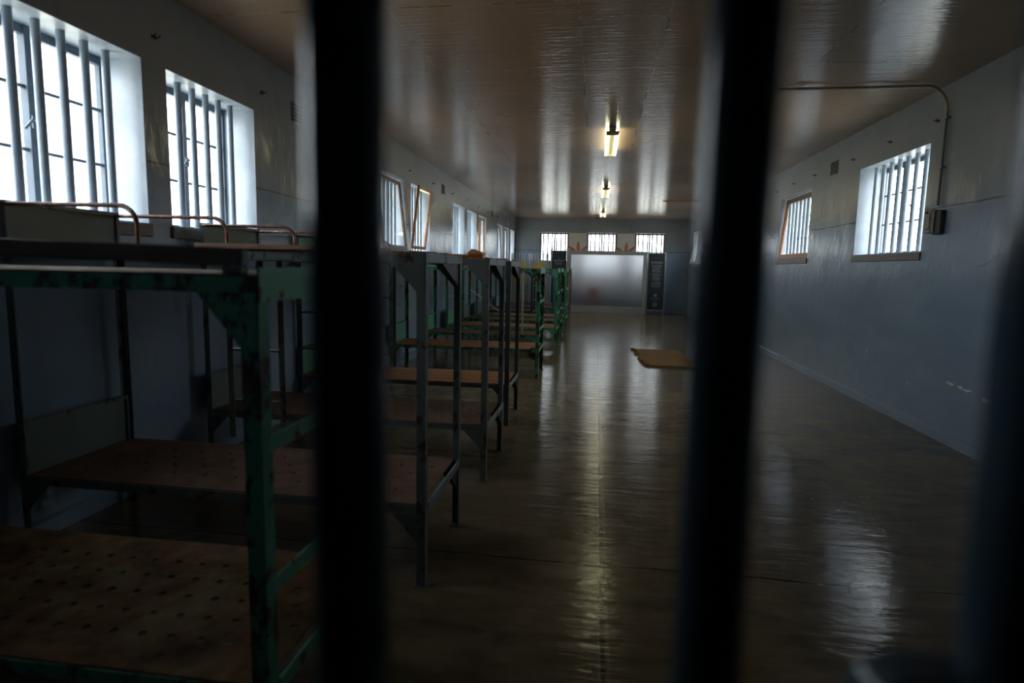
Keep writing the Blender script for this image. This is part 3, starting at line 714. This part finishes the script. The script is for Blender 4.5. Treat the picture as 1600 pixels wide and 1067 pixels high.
def sign(label, xc, y, wd, z0, z1, blocks, logo=False):
    r = thing('information_panel', label, 'sign', (xc, y, 0), 0, 'slate information panels')
    for s_ in (-1, 1):
        MB().box(s_ * wd / 2 - .022, s_ * wd / 2 + .022, -.03, .03, 0, z1 + .05).build('post', 'alu', r, bevel=.004)
    MB().box(-wd / 2 + .022, wd / 2 - .022, -.02, .02, z1 + .02, z1 + .05).build('top_rail', 'alu', r, bevel=.003)
    MB().box(-wd / 2 + .022, wd / 2 - .022, -.02, .02, z0 - .05, z0 - .01).build('bottom_rail', 'alu', r, bevel=.003)
    p = MB().box(-wd / 2 + .026, wd / 2 - .026, -.012, .012, z0, z1).build('panel', 'slate', r)
    tx = MB(); rs = random.Random(5)
    for (z, n, wmax, ht, pitch) in blocks:
        for k in range(n):
            zz = z - k * pitch; half = wmax / 2 * rs.uniform(.72, 1); x = -half
            while x < half - .01:
                l_ = min(rs.uniform(.018, .05), half - x); tx.box(x, x + l_, -.0145, -.0115, zz - ht, zz); x += l_ + .009
    tx.build('printed_text', 'ink', r)
    if logo:
        MB().box(-.055, .055, -.0150, -.0115, .60, .70).build('blue_emblem', 'blueink', r)
        q = MB(); q.box(-.035, .0, -.0165, -.0150, .625, .675).box(.012, .03, -.0165, -.0150, .64, .685); q.build('emblem_mark', 'ink', r)
        sc = [(-.17 + .34 * k / 60, -.0140, .54 + .016 * math.sin(k * .95) + .012 * math.sin(k * .31)) for k in range(61)]
        MB().tube(sc, .0035, 5).build('script_line', 'ink', r)
        t2 = MB()
        for k in range(7): t2.box(-.085 + k * .025, -.085 + k * .025 + .016, -.0145, -.0115, .462, .474)
        t2.build('small_text', 'ink', r)
        q = MB(); q.tube([(.068 * math.cos(2 * PI * k / 24), -.0140, .33 + .068 * math.sin(2 * PI * k / 24)) for k in range(25)], .0085, 6)
        for a in (PI / 4, 3 * PI / 4): q.beam((-.045 * math.cos(a), -.014, .33 - .045 * math.sin(a)), (.045 * math.cos(a), -.014, .33 + .045 * math.sin(a)), .014, .003, (0, 1, 0))
        for k in range(8):
            a = 2 * PI * k / 8 + .2; q.beam((.03 * math.cos(a), -.014, .33 + .03 * math.sin(a)), (.055 * math.cos(a), -.014, .33 + .055 * math.sin(a)), .008, .003, (0, 1, 0))
        q.build('round_emblem', 'ink', r)
    return r
sign('tall slate information panel right of the frosted screen, with round emblem at its foot', 2.04, 21.5, .60, .16, 2.08,
     [(1.80, 2, .42, .016, .035), (1.69, 1, .40, .014, .03), (1.655, 8, .32, .009, .030), (1.385, 1, .40, .014, .03), (1.35, 7, .28, .009, .030), (1.10, 1, .36, .012, .03), (1.065, 5, .34, .008, .030)], True)
sign('tall slate information panel left of the frosted screen, half hidden by bunks', -1.31, 21.5, .56, .16, 2.13,
     [(1.86, 1, .10, .014, .03), (1.80, 2, .38, .014, .034), (1.70, 2, .30, .009, .034), (1.50, 3, .3, .008, .034)])

for (xa, xb, lab, yy) in ((-2.20, -1.62, 'pale olive display board with ochre squares beside the left slate panel', 20.5), (-2.84, -2.26, 'pale olive display board in the far left corner by the wall', 20.55)):
    r = thing('display_board', lab, 'display board', ((xa + xb) / 2, yy, 0), 0, 'painted display boards')
    hw = (xb - xa) / 2
    MB().box(-hw, hw, -.012, .012, .55, 1.78).build('upper_board', 'ply', r)
    MB().box(-hw, hw, -.016, .016, .10, .99).build('lower_board', 'greygreen', r)
    for s_ in (-1, 1): MB().box(s_ * hw - .018, s_ * hw + .018, -.025, .025, 0, 1.99).build('post', 'alu', r, bevel=.003)
    MB().box(-hw + .018, hw - .018, -.02, .02, 1.97, 1.99).build('top_rail', 'alu', r)
    for s0, s1, z0, z1 in ((-.10, .13, 1.47, 1.66), (-.20, .0, 1.01, 1.33)):
        MB().box(s0, s1, -.0175 if z0 < 1.0 else -.0155, -.012, z0, z1).build('ochre_square', 'ochre', r)
    for k in range(6):
        x = -hw + .05 + k * (2 * hw - .1) / 5; MB().box(x - .012, x + .012, -.012, .012, 1.785, 1.968).build('baluster', 'alu', r)

# ------------------------------------------------------------------ gate in front of the camera
r = thing('barred_gate', 'dark blue barred iron gate right in front of the camera', 'gate', (0, .30, 0))
for k, (x, rad, dx) in enumerate([(-.1262, .0203, 0), (.0625, .0172, .0), (.198, .0185, 0), (.375, .0175, 0), (.55, .0175, 0), (.725, .0175, 0), (.90, .0175, 0), (.975, .02, 0)]):
    if x > .96:
        MB().box(x - .012, x + .012, -.022, .022, .02, 2.48).build('stile', 'gate', r, bevel=.003); continue
    MB().tube([(x, 0, .03), (x, 0, 2.45)], rad, 24).build('bar', 'gate', r, smooth=True)
for z in (.05, 2.46, .85, 2.05): MB().box(-.1275, .972, -.006, .006, z - .02, z + .02).build('cross_rail', 'gate', r, bevel=.002)
lk = MB(); lk.box(.158, .195, -.012, .012, 1.266, 1.312).tube([(.158, -.012, 1.289), (.158, .012, 1.289)], .023, 20)
lk.build('lock_bolt', 'gate', r, smooth=True)
